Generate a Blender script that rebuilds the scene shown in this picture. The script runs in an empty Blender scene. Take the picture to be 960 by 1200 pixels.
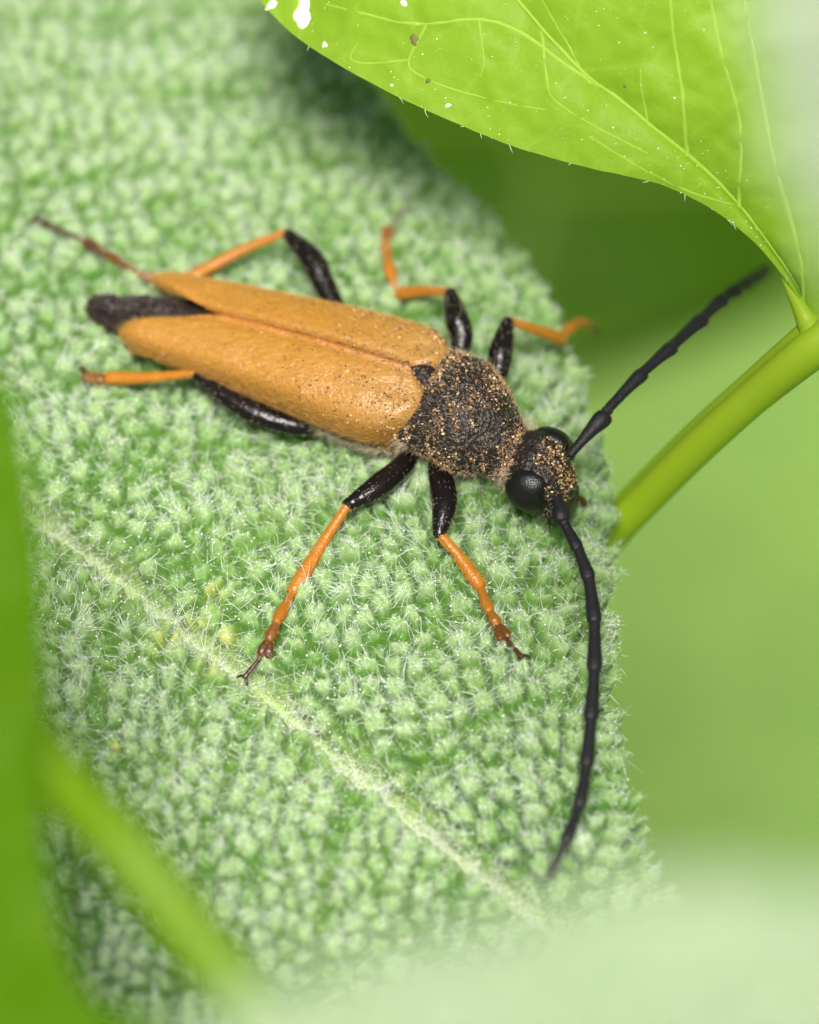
import bpy, math, random
import numpy as np
from mathutils import Vector

rng = np.random.default_rng(7)
random.seed(7)
SC = bpy.context.scene
COL = SC.collection
U = 0.001                       # everything below is written in millimetres; one Blender unit is one metre

# ------------------------------------------------------------------ camera
PITCH = math.radians(55)
CAM_D = 170.0                   # mm from the lens to the leaf surface in the picture's centre
FOCUS = 167.0
FPX = 38.4 * FOCUS              # focal length in photo pixels (960 px wide)
CD = np.array([0, math.cos(PITCH), -math.sin(PITCH)])
CU = np.array([0, math.sin(PITCH), math.cos(PITCH)])
CR = np.array([1.0, 0, 0])
CP = -CD * CAM_D
cam = bpy.data.cameras.new('camera')
cam_o = bpy.data.objects.new('camera', cam)
COL.objects.link(cam_o)
cam_o.location = Vector(CP * U)
cam_o.rotation_euler = (math.pi / 2 - PITCH, 0, 0)
cam.sensor_fit = 'HORIZONTAL'
cam.sensor_width = 24
cam.lens = 24 * FPX / 960
cam.clip_start = 0.002
cam.clip_end = 200
cam.dof.use_dof = True
cam.dof.focus_distance = FOCUS * U
APERTURE_MM = 5.6
cam.dof.aperture_fstop = cam.lens / APERTURE_MM
cam.dof.aperture_blades = 0
SC.camera = cam_o

# ------------------------------------------------------------------ light
SUN_EL, SUN_AZ = math.radians(68), math.radians(180)   # azimuth: clockwise from +Y
w = bpy.data.worlds.new('World')
SC.world = w
w.use_nodes = True
nt = w.node_tree
sky = nt.nodes.new('ShaderNodeTexSky')
sky.sky_type = 'NISHITA'
sky.sun_disc = False
sky.sun_elevation = SUN_EL
sky.sun_rotation = SUN_AZ
sky.dust_density = 5.0
sky.air_density = 1.0
sky.ozone_density = 0.6
bg = nt.nodes['Background']
bg.inputs['Strength'].default_value = 0.052
nt.links.new(sky.outputs[0], bg.inputs[0])
sun = bpy.data.lights.new('sun', 'SUN')
sun.energy = 4.9
sun.angle = math.radians(18)
sun.color = (1.0, 0.95, 0.87)
sun_o = bpy.data.objects.new('sun', sun)
COL.objects.link(sun_o)
sd = Vector((math.sin(SUN_AZ) * math.cos(SUN_EL), math.cos(SUN_AZ) * math.cos(SUN_EL), math.sin(SUN_EL)))
sun_o.rotation_euler = (-sd).to_track_quat('-Z', 'Y').to_euler()
sun_o.location = sd * 2
SC.view_settings.view_transform = 'Standard'
SC.view_settings.look = 'None'
SC.view_settings.gamma = 1
SC.view_settings.exposure = 0.50
SC.render.engine = 'CYCLES'
SC.cycles.use_denoising = True
SC.cycles.max_bounces = 8
SC.cycles.transparent_max_bounces = 12

# ------------------------------------------------------------------ helpers
def ray(px, py):
    return CD + CR * (px - 480) / FPX + CU * (600 - py) / FPX

def P(px, py, z):               # the point at height z (mm) that the photo shows at this pixel
    d = ray(px, py)
    return CP + d * ((z - CP[2]) / d[2])

def hash2(i, j, k=0):
    h = (i.astype(np.int64) * 374761393 + j.astype(np.int64) * 668265263 + k * 2147483647 + 1013904223) & 0xFFFFFFFF
    h = ((h ^ (h >> 13)) * 1274126177) & 0xFFFFFFFF
    h = (h ^ (h >> 16)) & 0xFFFFFFFF
    h = (h * 2246822519) & 0xFFFFFFFF
    h = (h ^ (h >> 15)) & 0xFFFFFFFF
    return h / 4294967295.0

def vnoise(x, y, k=0):
    x = np.asarray(x, float); y = np.asarray(y, float)
    i = np.floor(x); j = np.floor(y); fx = x - i; fy = y - j
    fx = fx * fx * (3 - 2 * fx); fy = fy * fy * (3 - 2 * fy)
    a = hash2(i, j, k); b = hash2(i + 1, j, k); c = hash2(i, j + 1, k); d = hash2(i + 1, j + 1, k)
    return (a * (1 - fx) + b * fx) * (1 - fy) + (c * (1 - fx) + d * fx) * fy - 0.5

def voronoi(x, y, k=0, jit=0.8):
    i0 = np.floor(x); j0 = np.floor(y)
    f1 = np.full(x.shape, 9.0); f2 = np.full(x.shape, 9.0); rid = np.zeros(x.shape)
    for di in (-1, 0, 1):
        for dj in (-1, 0, 1):
            i = i0 + di; j = j0 + dj
            cx = i + 0.5 + jit * (hash2(i, j, k) - 0.5) + 0.5 * (np.mod(j, 2) - 0.5) * 0
            cy = j + 0.5 + jit * (hash2(i, j, k + 1) - 0.5)
            d = np.hypot(x - cx, y - cy)
            m = d < f1
            f2 = np.where(m, f1, np.minimum(f2, d))
            rid = np.where(m, hash2(i, j, k + 2), rid)
            f1 = np.where(m, d, f1)
    return f1, f2, rid

def sstep(a, b, x):
    t = np.clip((x - a) / (b - a), 0, 1)
    return t * t * (3 - 2 * t)

def spline(pts, n):
    pts = np.asarray(pts, float)
    if len(pts) == 2:
        t = np.linspace(0, 1, n)[:, None]
        return pts[0] * (1 - t) + pts[1] * t
    p = np.vstack([2 * pts[0] - pts[1], pts, 2 * pts[-1] - pts[-2]])
    m = len(pts) - 1
    out = []
    for u in np.linspace(0, m, n):
        k = min(int(u), m - 1); t = u - k
        a, b, c, d = p[k:k + 4]
        out.append(0.5 * (2 * b + (c - a) * t + (2 * a - 5 * b + 4 * c - d) * t * t + (3 * b - a - 3 * c + d) * t ** 3))
    return np.array(out)

def link(o, parent=None):
    COL.objects.link(o)
    if parent is not None:
        o.parent = parent
    return o

ROOT = {}                       # object -> origin in mm, so that parts can be written in world millimetres

def origin_of(o):
    while o is not None:
        if o.name in ROOT:
            return ROOT[o.name]
        o = o.parent
    return np.zeros(3)

def mesh_obj(name, V, F, mat, parent=None, origin=None, smooth=True, attrs=None, mat_idx=None):
    V = np.asarray(V, float)
    if parent is not None:
        org = origin_of(parent)
    else:
        org = np.zeros(3) if origin is None else np.asarray(origin, float)
    me = bpy.data.meshes.new(name)
    co = ((V - org) * U).astype(np.float32)
    me.vertices.add(len(co))
    me.vertices.foreach_set('co', co.ravel())
    if isinstance(F, np.ndarray):
        nl = F.shape[1]; loops = F.ravel(); starts = np.arange(len(F)) * nl
    else:
        lens = np.array([len(f) for f in F]); loops = np.concatenate([np.asarray(f) for f in F])
        starts = np.concatenate([[0], np.cumsum(lens)[:-1]])
    me.loops.add(len(loops))
    me.loops.foreach_set('vertex_index', loops.astype(np.int32))
    me.polygons.add(len(starts))
    me.polygons.foreach_set('loop_start', starts.astype(np.int32))
    me.update(calc_edges=True)
    me.validate()
    if smooth:
        me.polygons.foreach_set('use_smooth', np.ones(len(me.polygons), bool))
    for k, a in (attrs or {}).items():
        at = me.attributes.new(k, 'FLOAT', 'POINT')
        at.data.foreach_set('value', np.asarray(a, np.float32).ravel())
    for m in (mat if isinstance(mat, (list, tuple)) else [mat]):
        me.materials.append(m)
    if mat_idx is not None:
        me.polygons.foreach_set('material_index', np.asarray(mat_idx, np.int32))
    o = bpy.data.objects.new(name, me)
    link(o, parent)
    if parent is None:
        o.location = Vector(org * U)
        ROOT[o.name] = org
    return o

def empty(name, org):
    o = bpy.data.objects.new(name, None)
    o.empty_display_size = 0.002
    link(o)
    o.location = Vector(np.asarray(org, float) * U)
    ROOT[o.name] = np.asarray(org, float)
    return o

def tag(o, label=None, cat=None, group=None, kind=None):
    if label: o['label'] = label
    if cat: o['category'] = cat
    if group: o['group'] = group
    if kind: o['kind'] = kind
    return o

def grid_faces(nu, nv, wrap_v=False):
    i = np.arange(nu - 1)[:, None]; j = np.arange(nv if wrap_v else nv - 1)[None, :]
    j2 = (j + 1) % nv
    return np.stack([i * nv + j, i * nv + j2, (i + 1) * nv + j2, (i + 1) * nv + j], -1).reshape(-1, 4)

def norm(a):
    return a / np.maximum(np.linalg.norm(a, axis=-1, keepdims=True), 1e-12)

def grid_normals(G):
    du = np.gradient(G, axis=0); dv = np.gradient(G, axis=1)
    return norm(np.cross(du, dv))

def frames(C):
    T = norm(np.gradient(C, axis=0))
    ref = np.array([0, 0, 1.0])
    if abs(T[0] @ ref) > 0.95: ref = np.array([1.0, 0, 0])
    N = []
    n = norm(ref - T[0] * (ref @ T[0]))
    for t in T:
        n = norm(n - t * (n @ t)); N.append(n)
    N = np.array(N)
    return T, N, np.cross(T, N)

def tube(C, R, nseg=14, flat=1.0, ends=True, fn=None):
    """closed tube round centre line C (mm) with radii R; flat squeezes it along the frame's normal"""
    C = np.asarray(C, float); R = np.asarray(R, float)
    if ends:                    # rounded ends
        k = np.array([0.0, 0.5, 0.8])
        t0 = norm(C[0] - C[1]); t1 = norm(C[-1] - C[-2])
        c0 = [C[0] + t0 * R[0] * q for q in (0.95, 0.75, 0.4)]; r0 = [R[0] * q for q in (0.15, 0.62, 0.9)]
        c1 = [C[-1] + t1 * R[-1] * q for q in (0.4, 0.75, 0.95)]; r1 = [R[-1] * q for q in (0.9, 0.62, 0.15)]
        C = np.vstack([c0, C, c1]); R = np.concatenate([r0, R, r1])
    T, N, B = frames(C)
    th = np.linspace(0, 2 * math.pi, nseg, endpoint=False)
    ring = (np.cos(th)[None, :, None] * N[:, None] * flat + np.sin(th)[None, :, None] * B[:, None])
    rad = np.repeat(R[:, None], nseg, 1)
    if fn is not None:
        rad = rad * fn(np.linspace(0, 1, len(C))[:, None], th[None, :])
    V = C[:, None] + ring * rad[..., None]
    n = len(C)
    Fq = grid_faces(n, nseg, True)
    F = [tuple(q) for q in Fq]
    F.append(tuple(range(nseg))[::-1]); F.append(tuple((n - 1) * nseg + k for k in range(nseg)))
    return V.reshape(-1, 3), F, norm(ring).reshape(-1, 3), np.repeat(T, nseg, 0)

def merge(parts):
    V, F, o = [], [], 0
    for v, f in parts:
        V.append(v); F += [tuple(int(i) + o for i in q) for q in f]; o += len(v)
    return np.vstack(V), F

def hairs(name, parent, roots, dirs, lens, rad, mat, npts=5, curl=0.35, bend=None):
    n = len(roots)
    org = origin_of(parent)
    t = np.linspace(0, 1, npts)
    side = norm(np.cross(dirs, rng.normal(size=(n, 3))))
    b = side * (curl * rng.normal(size=(n, 1)))
    if bend is not None: b = b + bend
    pos = roots[:, None] + lens[:, None, None] * (dirs[:, None] * t[None, :, None] + b[:, None] * (t ** 2)[None, :, None])
    cv = bpy.data.hair_curves.new(name)
    cv.add_curves([npts] * n)
    cv.attributes['position'].data.foreach_set('vector', ((pos - org) * U).astype(np.float32).ravel())
    ra = cv.attributes.get('radius') or cv.attributes.new('radius', 'FLOAT', 'POINT')
    prof = np.array([1.0, 0.95, 0.8, 0.55, 0.15]) if npts == 5 else np.linspace(1, 0.15, npts)
    r = (np.asarray(rad).reshape(-1, 1) * np.ones((n, 1))) * prof[None]
    ra.data.foreach_set('value', (r * U).astype(np.float32).ravel())
    cv.materials.append(mat)
    o = bpy.data.objects.new(name, cv)
    link(o, parent)
    return tag(o, kind='stuff')

ICO = None
def ico():
    g = (1 + 5 ** .5) / 2
    v = norm(np.array([(-1, g, 0), (1, g, 0), (-1, -g, 0), (1, -g, 0), (0, -1, g), (0, 1, g), (0, -1, -g), (0, 1, -g), (g, 0, -1), (g, 0, 1), (-g, 0, -1), (-g, 0, 1)], float))
    f = np.array([(0, 11, 5), (0, 5, 1), (0, 1, 7), (0, 7, 10), (0, 10, 11), (1, 5, 9), (5, 11, 4), (11, 10, 2), (10, 7, 6), (7, 1, 8), (3, 9, 4), (3, 4, 2), (3, 2, 6), (3, 6, 8), (3, 8, 9), (4, 9, 5), (2, 4, 11), (6, 2, 10), (8, 6, 7), (9, 8, 1)])
    return v, f

def grains(name, parent, pts, size, mat, rough=0.35, smooth=False):
    v, f = ico()
    n = len(pts)
    sc = size[:, None, None] * (1 + rough * rng.normal(size=(n, 12, 1)) * 0.6) * (1 + rough * rng.normal(size=(n, 1, 3)))
    V = pts[:, None] + v[None] * sc
    F = (f[None] + 12 * np.arange(n)[:, None, None]).reshape(-1, 3)
    tint = np.repeat(rng.random(n), 12)
    o = mesh_obj(name, V.reshape(-1, 3), F, mat, parent, smooth=smooth, attrs={'tint': tint})
    return tag(o, kind='stuff')

# ------------------------------------------------------------------ materials
class M:
    def __init__(s, name):
        s.m = bpy.data.materials.new(name); s.m.use_nodes = True
        s.t = s.m.node_tree; s.b = s.t.nodes['Principled BSDF']; s.out = s.t.nodes['Material Output']
    def n(s, typ, **kw):
        nd = s.t.nodes.new('ShaderNode' + typ)
        for k, v in kw.items():
            if hasattr(nd, k): setattr(nd, k, v)
            else: nd.inputs[k.replace('_', ' ')].default_value = v
        return nd
    def l(s, a, b): s.t.links.new(a, b)
    def set(s, **kw):
        for k, v in kw.items():
            nm = k.replace('_', ' ')
            if isinstance(v, bpy.types.NodeSocket): s.l(v, s.b.inputs[nm])
            else: s.b.inputs[nm].default_value = v
        return s
    def coord(s): return s.n('TexCoord').outputs['Object']
    def noise(s, scale_per_mm, detail=3, rough=0.55, co=None):
        nd = s.n('TexNoise'); nd.inputs['Scale'].default_value = scale_per_mm / U
        nd.inputs['Detail'].default_value = detail; nd.inputs['Roughness'].default_value = rough
        s.l(co or s.coord(), nd.inputs['Vector']); return nd.outputs['Fac']
    def voro(s, scale_per_mm, feature='F1', co=None):
        nd = s.n('TexVoronoi'); nd.feature = feature; nd.inputs['Scale'].default_value = scale_per_mm / U
        s.l(co or s.coord(), nd.inputs['Vector']); return nd.outputs['Distance']
    def attr(s, name): 
        nd = s.n('Attribute'); nd.attribute_name = name; return nd.outputs['Fac']
    def ramp(s, fac, stops):
        r = s.n('ValToRGB'); e = r.color_ramp.elements
        while len(e) < len(stops): e.new(0.5)
        for q, (p, c) in zip(e, stops):
            q.position = p; q.color = tuple(c) + (1,) if len(c) == 3 else c
        s.l(fac, r.inputs[0]); return r.outputs[0]
    def mix(s, fac, a, b, mode='MIX'):
        x = s.n('Mix'); x.data_type = 'RGBA'; x.blend_type = mode
        for sock, v in ((x.inputs[0], fac), (x.inputs[6], a), (x.inputs[7], b)):
            if isinstance(v, bpy.types.NodeSocket): s.l(v, sock)
            else: sock.default_value = v if not isinstance(v, tuple) or len(v) == 4 else v + (1,)
        return x.outputs[2]
    def math(s, op, a, b=0.0):
        x = s.n('Math'); x.operation = op
        for sock, v in ((x.inputs[0], a), (x.inputs[1], b)):
            if isinstance(v, bpy.types.NodeSocket): s.l(v, sock)
            else: sock.default_value = v
        return x.outputs[0]
    def bump(s, h, dist_mm, strength=1.0):
        b = s.n('Bump'); b.inputs['Distance'].default_value = dist_mm * U; b.inputs['Strength'].default_value = strength
        s.l(h, b.inputs['Height']); s.l(b.outputs[0], s.b.inputs['Normal']); return b.outputs[0]
    def translucent(s, col, fac, nrm=None):
        t = s.n('BsdfTranslucent'); mx = s.n('MixShader')
        if isinstance(col, bpy.types.NodeSocket): s.l(col, t.inputs[0])
        else: t.inputs[0].default_value = tuple(col) + (1,)
        mx.inputs[0].default_value = fac
        s.l(s.b.outputs[0], mx.inputs[1]); s.l(t.outputs[0], mx.inputs[2]); s.l(mx.outputs[0], s.out.inputs[0])
        return s

def mat_sage(name='sage_leaf_surface', pale=0.0):
    m = M(name)
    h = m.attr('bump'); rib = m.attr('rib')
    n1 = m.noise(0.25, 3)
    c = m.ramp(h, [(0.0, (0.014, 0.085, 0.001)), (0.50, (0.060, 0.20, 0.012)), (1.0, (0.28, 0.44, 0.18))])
    c = m.mix(m.math('MULTIPLY', n1, 0.35), c, (0.30, 0.42, 0.10))
    y = m.attr('yellow')
    c = m.mix(y, c, (0.62, 0.60, 0.12))
    c = m.mix(rib, c, (0.42, 0.52, 0.20))
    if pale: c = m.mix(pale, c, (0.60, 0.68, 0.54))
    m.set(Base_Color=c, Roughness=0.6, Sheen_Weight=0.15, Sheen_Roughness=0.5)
    m.b.inputs['Sheen Tint'].default_value = (0.85, 1.0, 0.9, 1)
    m.bump(m.noise(14, 3), 0.03, 0.7)
    m.translucent((0.16, 0.36, 0.05), 0.22)
    return m.m

def mat_simple(name, col, rough=0.4, bump=None, **kw):
    m = M(name); m.set(Base_Color=tuple(col) + (1,), Roughness=rough, **kw)
    if bump: m.bump(m.noise(bump[0], 3), bump[1], bump[2])
    return m.m

def mat_hair(name, col, trans=0.4, rough=0.35):
    m = M(name); m.set(Base_Color=tuple(col) + (1,), Roughness=rough)
    if trans: m.translucent(col, trans)
    return m.m

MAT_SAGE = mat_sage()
MAT_SAGE_DOWNY = mat_sage('downy_sage_surface', 0.42)
MAT_FUZZ = mat_hair('white_leaf_hair', (0.93, 0.97, 0.92), 0.3, 0.25)
MAT_GLAND = mat_simple('clear_gland', (0.80, 0.88, 0.72), 0.12, Coat_Weight=0.5)

def mat_smooth_leaf(name, c0, c1, trans, tf, cell=0.55, bump=0.028, spec=0.2):
    m = M(name)
    net = m.voro(cell, 'DISTANCE_TO_EDGE')
    big = m.noise(0.12, 3); fine = m.noise(3.5, 4)
    c = m.mix(m.math('MULTIPLY', big, 1.0), c0, c1)
    c = m.mix(m.math('MULTIPLY', fine, 0.35), c, tuple(0.72 * q for q in c0))
    line = m.ramp(net, [(0.0, (0.55, 0.55, 0.55)), (0.06, (0, 0, 0))])
    c = m.mix(m.math('MULTIPLY', line, 0.30), c, (0.45, 0.62, 0.12))
    m.set(Base_Color=c, Roughness=0.5, Specular_IOR_Level=spec)
    m.bump(m.math('ADD', m.noise(2.2, 4), m.math('MULTIPLY', m.voro(7.0), 0.5)), bump, 0.6)
    m.translucent(trans, tf)
    return m.m

MAT_LEAF = mat_smooth_leaf('bright_leaf', (0.25, 0.43, 0.022), (0.36, 0.53, 0.05), (0.50, 0.74, 0.05), 0.48)
MAT_VEIN = mat_simple('leaf_vein', (0.23, 0.38, 0.035), 0.6, Specular_IOR_Level=0.15)
def mat_stem(name, a, b, tr=(0.5, 0.7, 0.03), tf=0.2):
    m = M(name)
    c = m.mix(m.noise(0.3, 3), a, b)
    m.set(Base_Color=c, Roughness=0.45, Specular_IOR_Level=0.35)
    m.bump(m.noise(5, 4), 0.02, 0.5)
    m.translucent(tr, tf)
    return m.m
MAT_STEM = mat_stem('green_stem', (0.27, 0.43, 0.012), (0.37, 0.53, 0.03), (0.48, 0.66, 0.03), 0.3)
MAT_DARKLEAF = mat_smooth_leaf('deep_green_leaf', (0.09, 0.21, 0.001), (0.12, 0.26, 0.002), (0.30, 0.52, 0.0), 0.55, spec=0.1)
MAT_DARKSTEM = mat_stem('deep_green_stem', (0.13, 0.26, 0.001), (0.17, 0.30, 0.001), (0.34, 0.50, 0.0), 0.35)
MAT_BGLIGHT = mat_smooth_leaf('pale_green_leaf', (0.19, 0.335, 0.075), (0.23, 0.375, 0.09), (0.25, 0.40, 0.06), 0.3, 0.1, 0.02, 0.08)
MAT_BGSHADE = mat_smooth_leaf('shade_toned_leaf', (0.024, 0.07, 0.0008), (0.036, 0.095, 0.001), (0.06, 0.14, 0.0), 0.3, 0.1, 0.02, 0.08)  # shade under the bright leaf, put into this leaf's colour

def mat_elytron():
    m = M('tawny_elytron')
    e = m.attr('edge'); s = m.attr('suture'); f = m.attr('front')
    stretch = m.n('Mapping'); stretch.inputs['Scale'].default_value = (1, 1, 1)
    m.l(m.coord(), stretch.inputs[0])
    stretch.inputs['Rotation'].default_value = (0, 0, math.radians(24))
    stretch.inputs['Scale'].default_value = (0.12, 1.0, 1.0)
    g = m.math('ADD', m.math('MULTIPLY', m.noise(6, 4, 0.6), 0.5), m.math('MULTIPLY', m.noise(9, 3, 0.6, stretch.outputs[0]), 0.5))
    g = m.ramp(g, [(0.32, (0, 0, 0)), (0.68, (1, 1, 1))])
    c = m.mix(g, (0.25, 0.105, 0.006), (0.46, 0.228, 0.026))
    c = m.mix(m.math('MULTIPLY', m.noise(0.5, 2), 0.5), c, (0.38, 0.165, 0.010))
    c = m.mix(m.math('MULTIPLY', f, 0.35), c, (0.42, 0.27, 0.11))
    c = m.mix(m.math('MULTIPLY', s, 0.75), c, (0.34, 0.095, 0.006))
    c = m.mix(m.math('MULTIPLY', e, 0.9), c, (0.13, 0.042, 0.008))
    m.set(Base_Color=c, Roughness=0.40, Specular_IOR_Level=0.65, Coat_Weight=0.25, Coat_Roughness=0.36)
    m.bump(m.math('ADD', m.voro(11), m.math('MULTIPLY', m.noise(9, 5, 0.6, stretch.outputs[0]), 1.6)), 0.020, 0.8)
    return m.m
MAT_ELY = mat_elytron()

def mat_black(name, col, rough, cells, depth, brown=None, spec=0.5):
    m = M(name)
    c = m.mix(m.noise(2.5, 4), col, brown or tuple(q * 1.8 for q in col))
    m.set(Base_Color=c, Roughness=rough, Specular_IOR_Level=spec)
    m.bump(m.math('ADD', m.voro(cells), m.math('MULTIPLY', m.noise(cells * 1.6, 3), 0.6)), depth, 0.9)
    return m.m
MAT_BODY = mat_black('black_body', (0.012, 0.009, 0.008), 0.40, 8, 0.055, (0.024, 0.016, 0.015), 0.4)
MAT_FEMUR = mat_black('black_femur', (0.004, 0.003, 0.003), 0.24, 10, 0.012, (0.010, 0.007, 0.006), 0.3)
MAT_ANT = mat_black('black_antenna', (0.006, 0.006, 0.007), 0.55, 10, 0.012, (0.012, 0.012, 0.015), 0.35)
def mat_eye():
    m = M('black_eye'); m.set(Base_Color=(0.004, 0.0035, 0.0035, 1), Roughness=0.36)
    m.bump(m.voro(24), 0.012, 0.7); return m.m
MAT_EYE = mat_eye()
def mat_tibia():
    m = M('amber_leg')
    d = m.attr('dark')
    c = m.mix(m.noise(3, 3), (0.34, 0.115, 0.006), (0.50, 0.195, 0.012))
    c = m.mix(d, c, (0.035, 0.012, 0.006))
    m.set(Base_Color=c, Roughness=0.33)
    m.bump(m.math('ADD', m.voro(10), m.noise(12, 3)), 0.018, 0.8)
    m.translucent((0.75, 0.28, 0.02), 0.12)
    return m.m
MAT_TIBIA = mat_tibia()
MAT_CLAW = mat_simple('dark_claw', (0.03, 0.011, 0.006), 0.3)
def mat_pollen():
    m = M('pollen')
    c = m.ramp(m.attr('tint'), [(0.0, (0.13, 0.06, 0.025)), (0.4, (0.28, 0.15, 0.065)), (0.75, (0.44, 0.27, 0.12)), (1.0, (0.75, 0.58, 0.34))])
    m.set(Base_Color=c, Roughness=0.5); return m.m
MAT_POLLEN = mat_pollen()
MAT_SPECK = mat_simple('dark_speck', (0.045, 0.022, 0.012), 0.6)
MAT_GOLDHAIR = mat_hair('golden_hair', (0.70, 0.40, 0.09), 0.3, 0.25)
MAT_PALEHAIR = mat_hair('pale_body_hair', (0.62, 0.52, 0.36), 0.3)
MAT_BROWNHAIR = mat_hair('brown_hair', (0.22, 0.12, 0.06), 0.2)
MAT_DARKHAIR = mat_hair('dark_hair', (0.03, 0.025, 0.025), 0.0)

# ------------------------------------------------------------------ ground
GZ = -260.0
def build_ground():
    n = 61
    a = np.sign(np.linspace(-1, 1, n)) * np.abs(np.linspace(-1, 1, n)) ** 4 * 60000
    X, Y = np.meshgrid(a, a, indexing='ij')
    Z = GZ + 12 * vnoise(X / 60, Y / 60) + 6 * vnoise(X / 20, Y / 20, 5)
    m = M('ground_cover')
    c = m.mix(m.noise(0.02, 5, 0.65), (0.05, 0.14, 0.012), (0.16, 0.28, 0.04))
    m.set(Base_Color=c, Roughness=0.8); m.bump(m.noise(0.2, 5), 4.0, 1.0)
    o = mesh_obj('ground', np.stack([X, Y, Z], -1).reshape(-1, 3), grid_faces(n, n), m.m)
    tag(o, kind='structure')
build_ground()

# ------------------------------------------------------------------ sage leaves
def rot_frame(a_dir, up=(0, 0, 1)):
    a = norm(np.asarray(a_dir, float)); u = np.asarray(up, float)
    u = norm(u - a * (u @ a)); return a, np.cross(u, a), u      # along, left-hand side, up

class SageLeaf:
    """leaf sheet in (s along the midrib, w across); pts map to world by O + s a + w b + z u"""
    def __init__(L, O, a, b, u, wr, wl, s0, s1, seed, cell=0.72, roll=2.0):
        L.O, L.a, L.b, L.u = map(lambda q: np.asarray(q, float), (O, a, b, u))
        L.wr, L.wl, L.s0, L.s1, L.seed, L.cell, L.roll = wr, wl, s0, s1, seed, cell, roll
    def width(L, s, side):
        q = L.wr if side > 0 else L.wl
        return np.interp(s, [p[0] for p in q], [p[1] for p in q])
    def base(L, s, t):
        W = np.where(t >= 0, L.width(s, 1), L.width(s, -1))
        w = t * W
        z = -0.55 * np.exp(-(w / 0.8) ** 2) - 0.25 * np.exp(-(w / 2.2) ** 2) + 0.25
        z = z - L.roll * np.abs(t) ** 5 * np.minimum(W / 10, 1)
        z = z + 0.9 * vnoise(s / 7.5 + 3, w / 7.5 + 9, L.seed) + 0.35 * vnoise(s / 3 + 7, w / 3, L.seed + 3)
        return w, z
    def bump(L, s, w):
        aw = np.abs(w)
        q = (s - 0.50 * aw) / 1.118 - 0.008 * aw ** 2
        sx = (aw + 0.5 * s) / 1.118 / L.cell + np.where(w > 0, 0, 57.3)
        wx = 1.1 * vnoise(s * 0.4, w * 0.4, L.seed + 11); wy = 1.1 * vnoise(s * 0.4, w * 0.4, L.seed + 12)
        f1, f2, rid = voronoi(q / L.cell + wx, sx + wy, L.seed + 20, 0.80)
        e = f2 - f1
        dome = sstep(0.0, 0.34, e) ** 0.7 * (1 - 0.55 * np.clip(f1, 0, 0.9) ** 2)
        sec = np.abs((q / 4.1 + 0.35 * vnoise(q * 0.2, w * 0.1, L.seed + 31)) % 1 - 0.5) * 4.1    # secondary veins as furrows
        fur = sstep(0.0, 0.34, 2.05 - sec)
        g1, g2, _ = voronoi(q / L.cell * 2.3, sx * 2.3, L.seed + 40, 0.9)
        rib = np.exp(-(w / (0.52 + 0.30 * vnoise(s * 1.3, s * 0 + 3, L.seed + 50))) ** 2)
        h = dome * (0.68 + 0.55 * rid) * (0.45 + 0.55 * fur) * (1 - rib) + 0.24 * (sstep(0, 0.5, g2 - g1) - 0.4) * dome * (1 - rib)
        return np.clip(h, 0, 1.35), rib
    def world(L, s, w, z):
        return L.O + s[..., None] * L.a + w[..., None] * L.b + z[..., None] * L.u
    def height_at(L, p):        # smooth leaf height under a world point
        d = np.asarray(p, float) - L.O
        s = float(d @ L.a); w = float(d @ L.b)
        W = L.width(s, 1 if w >= 0 else -1)
        t = np.clip(w / max(W, 0.1), -1.02, 1.02)
        return float(L.base(np.array([s]), np.array([t]))[1][0])

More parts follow.
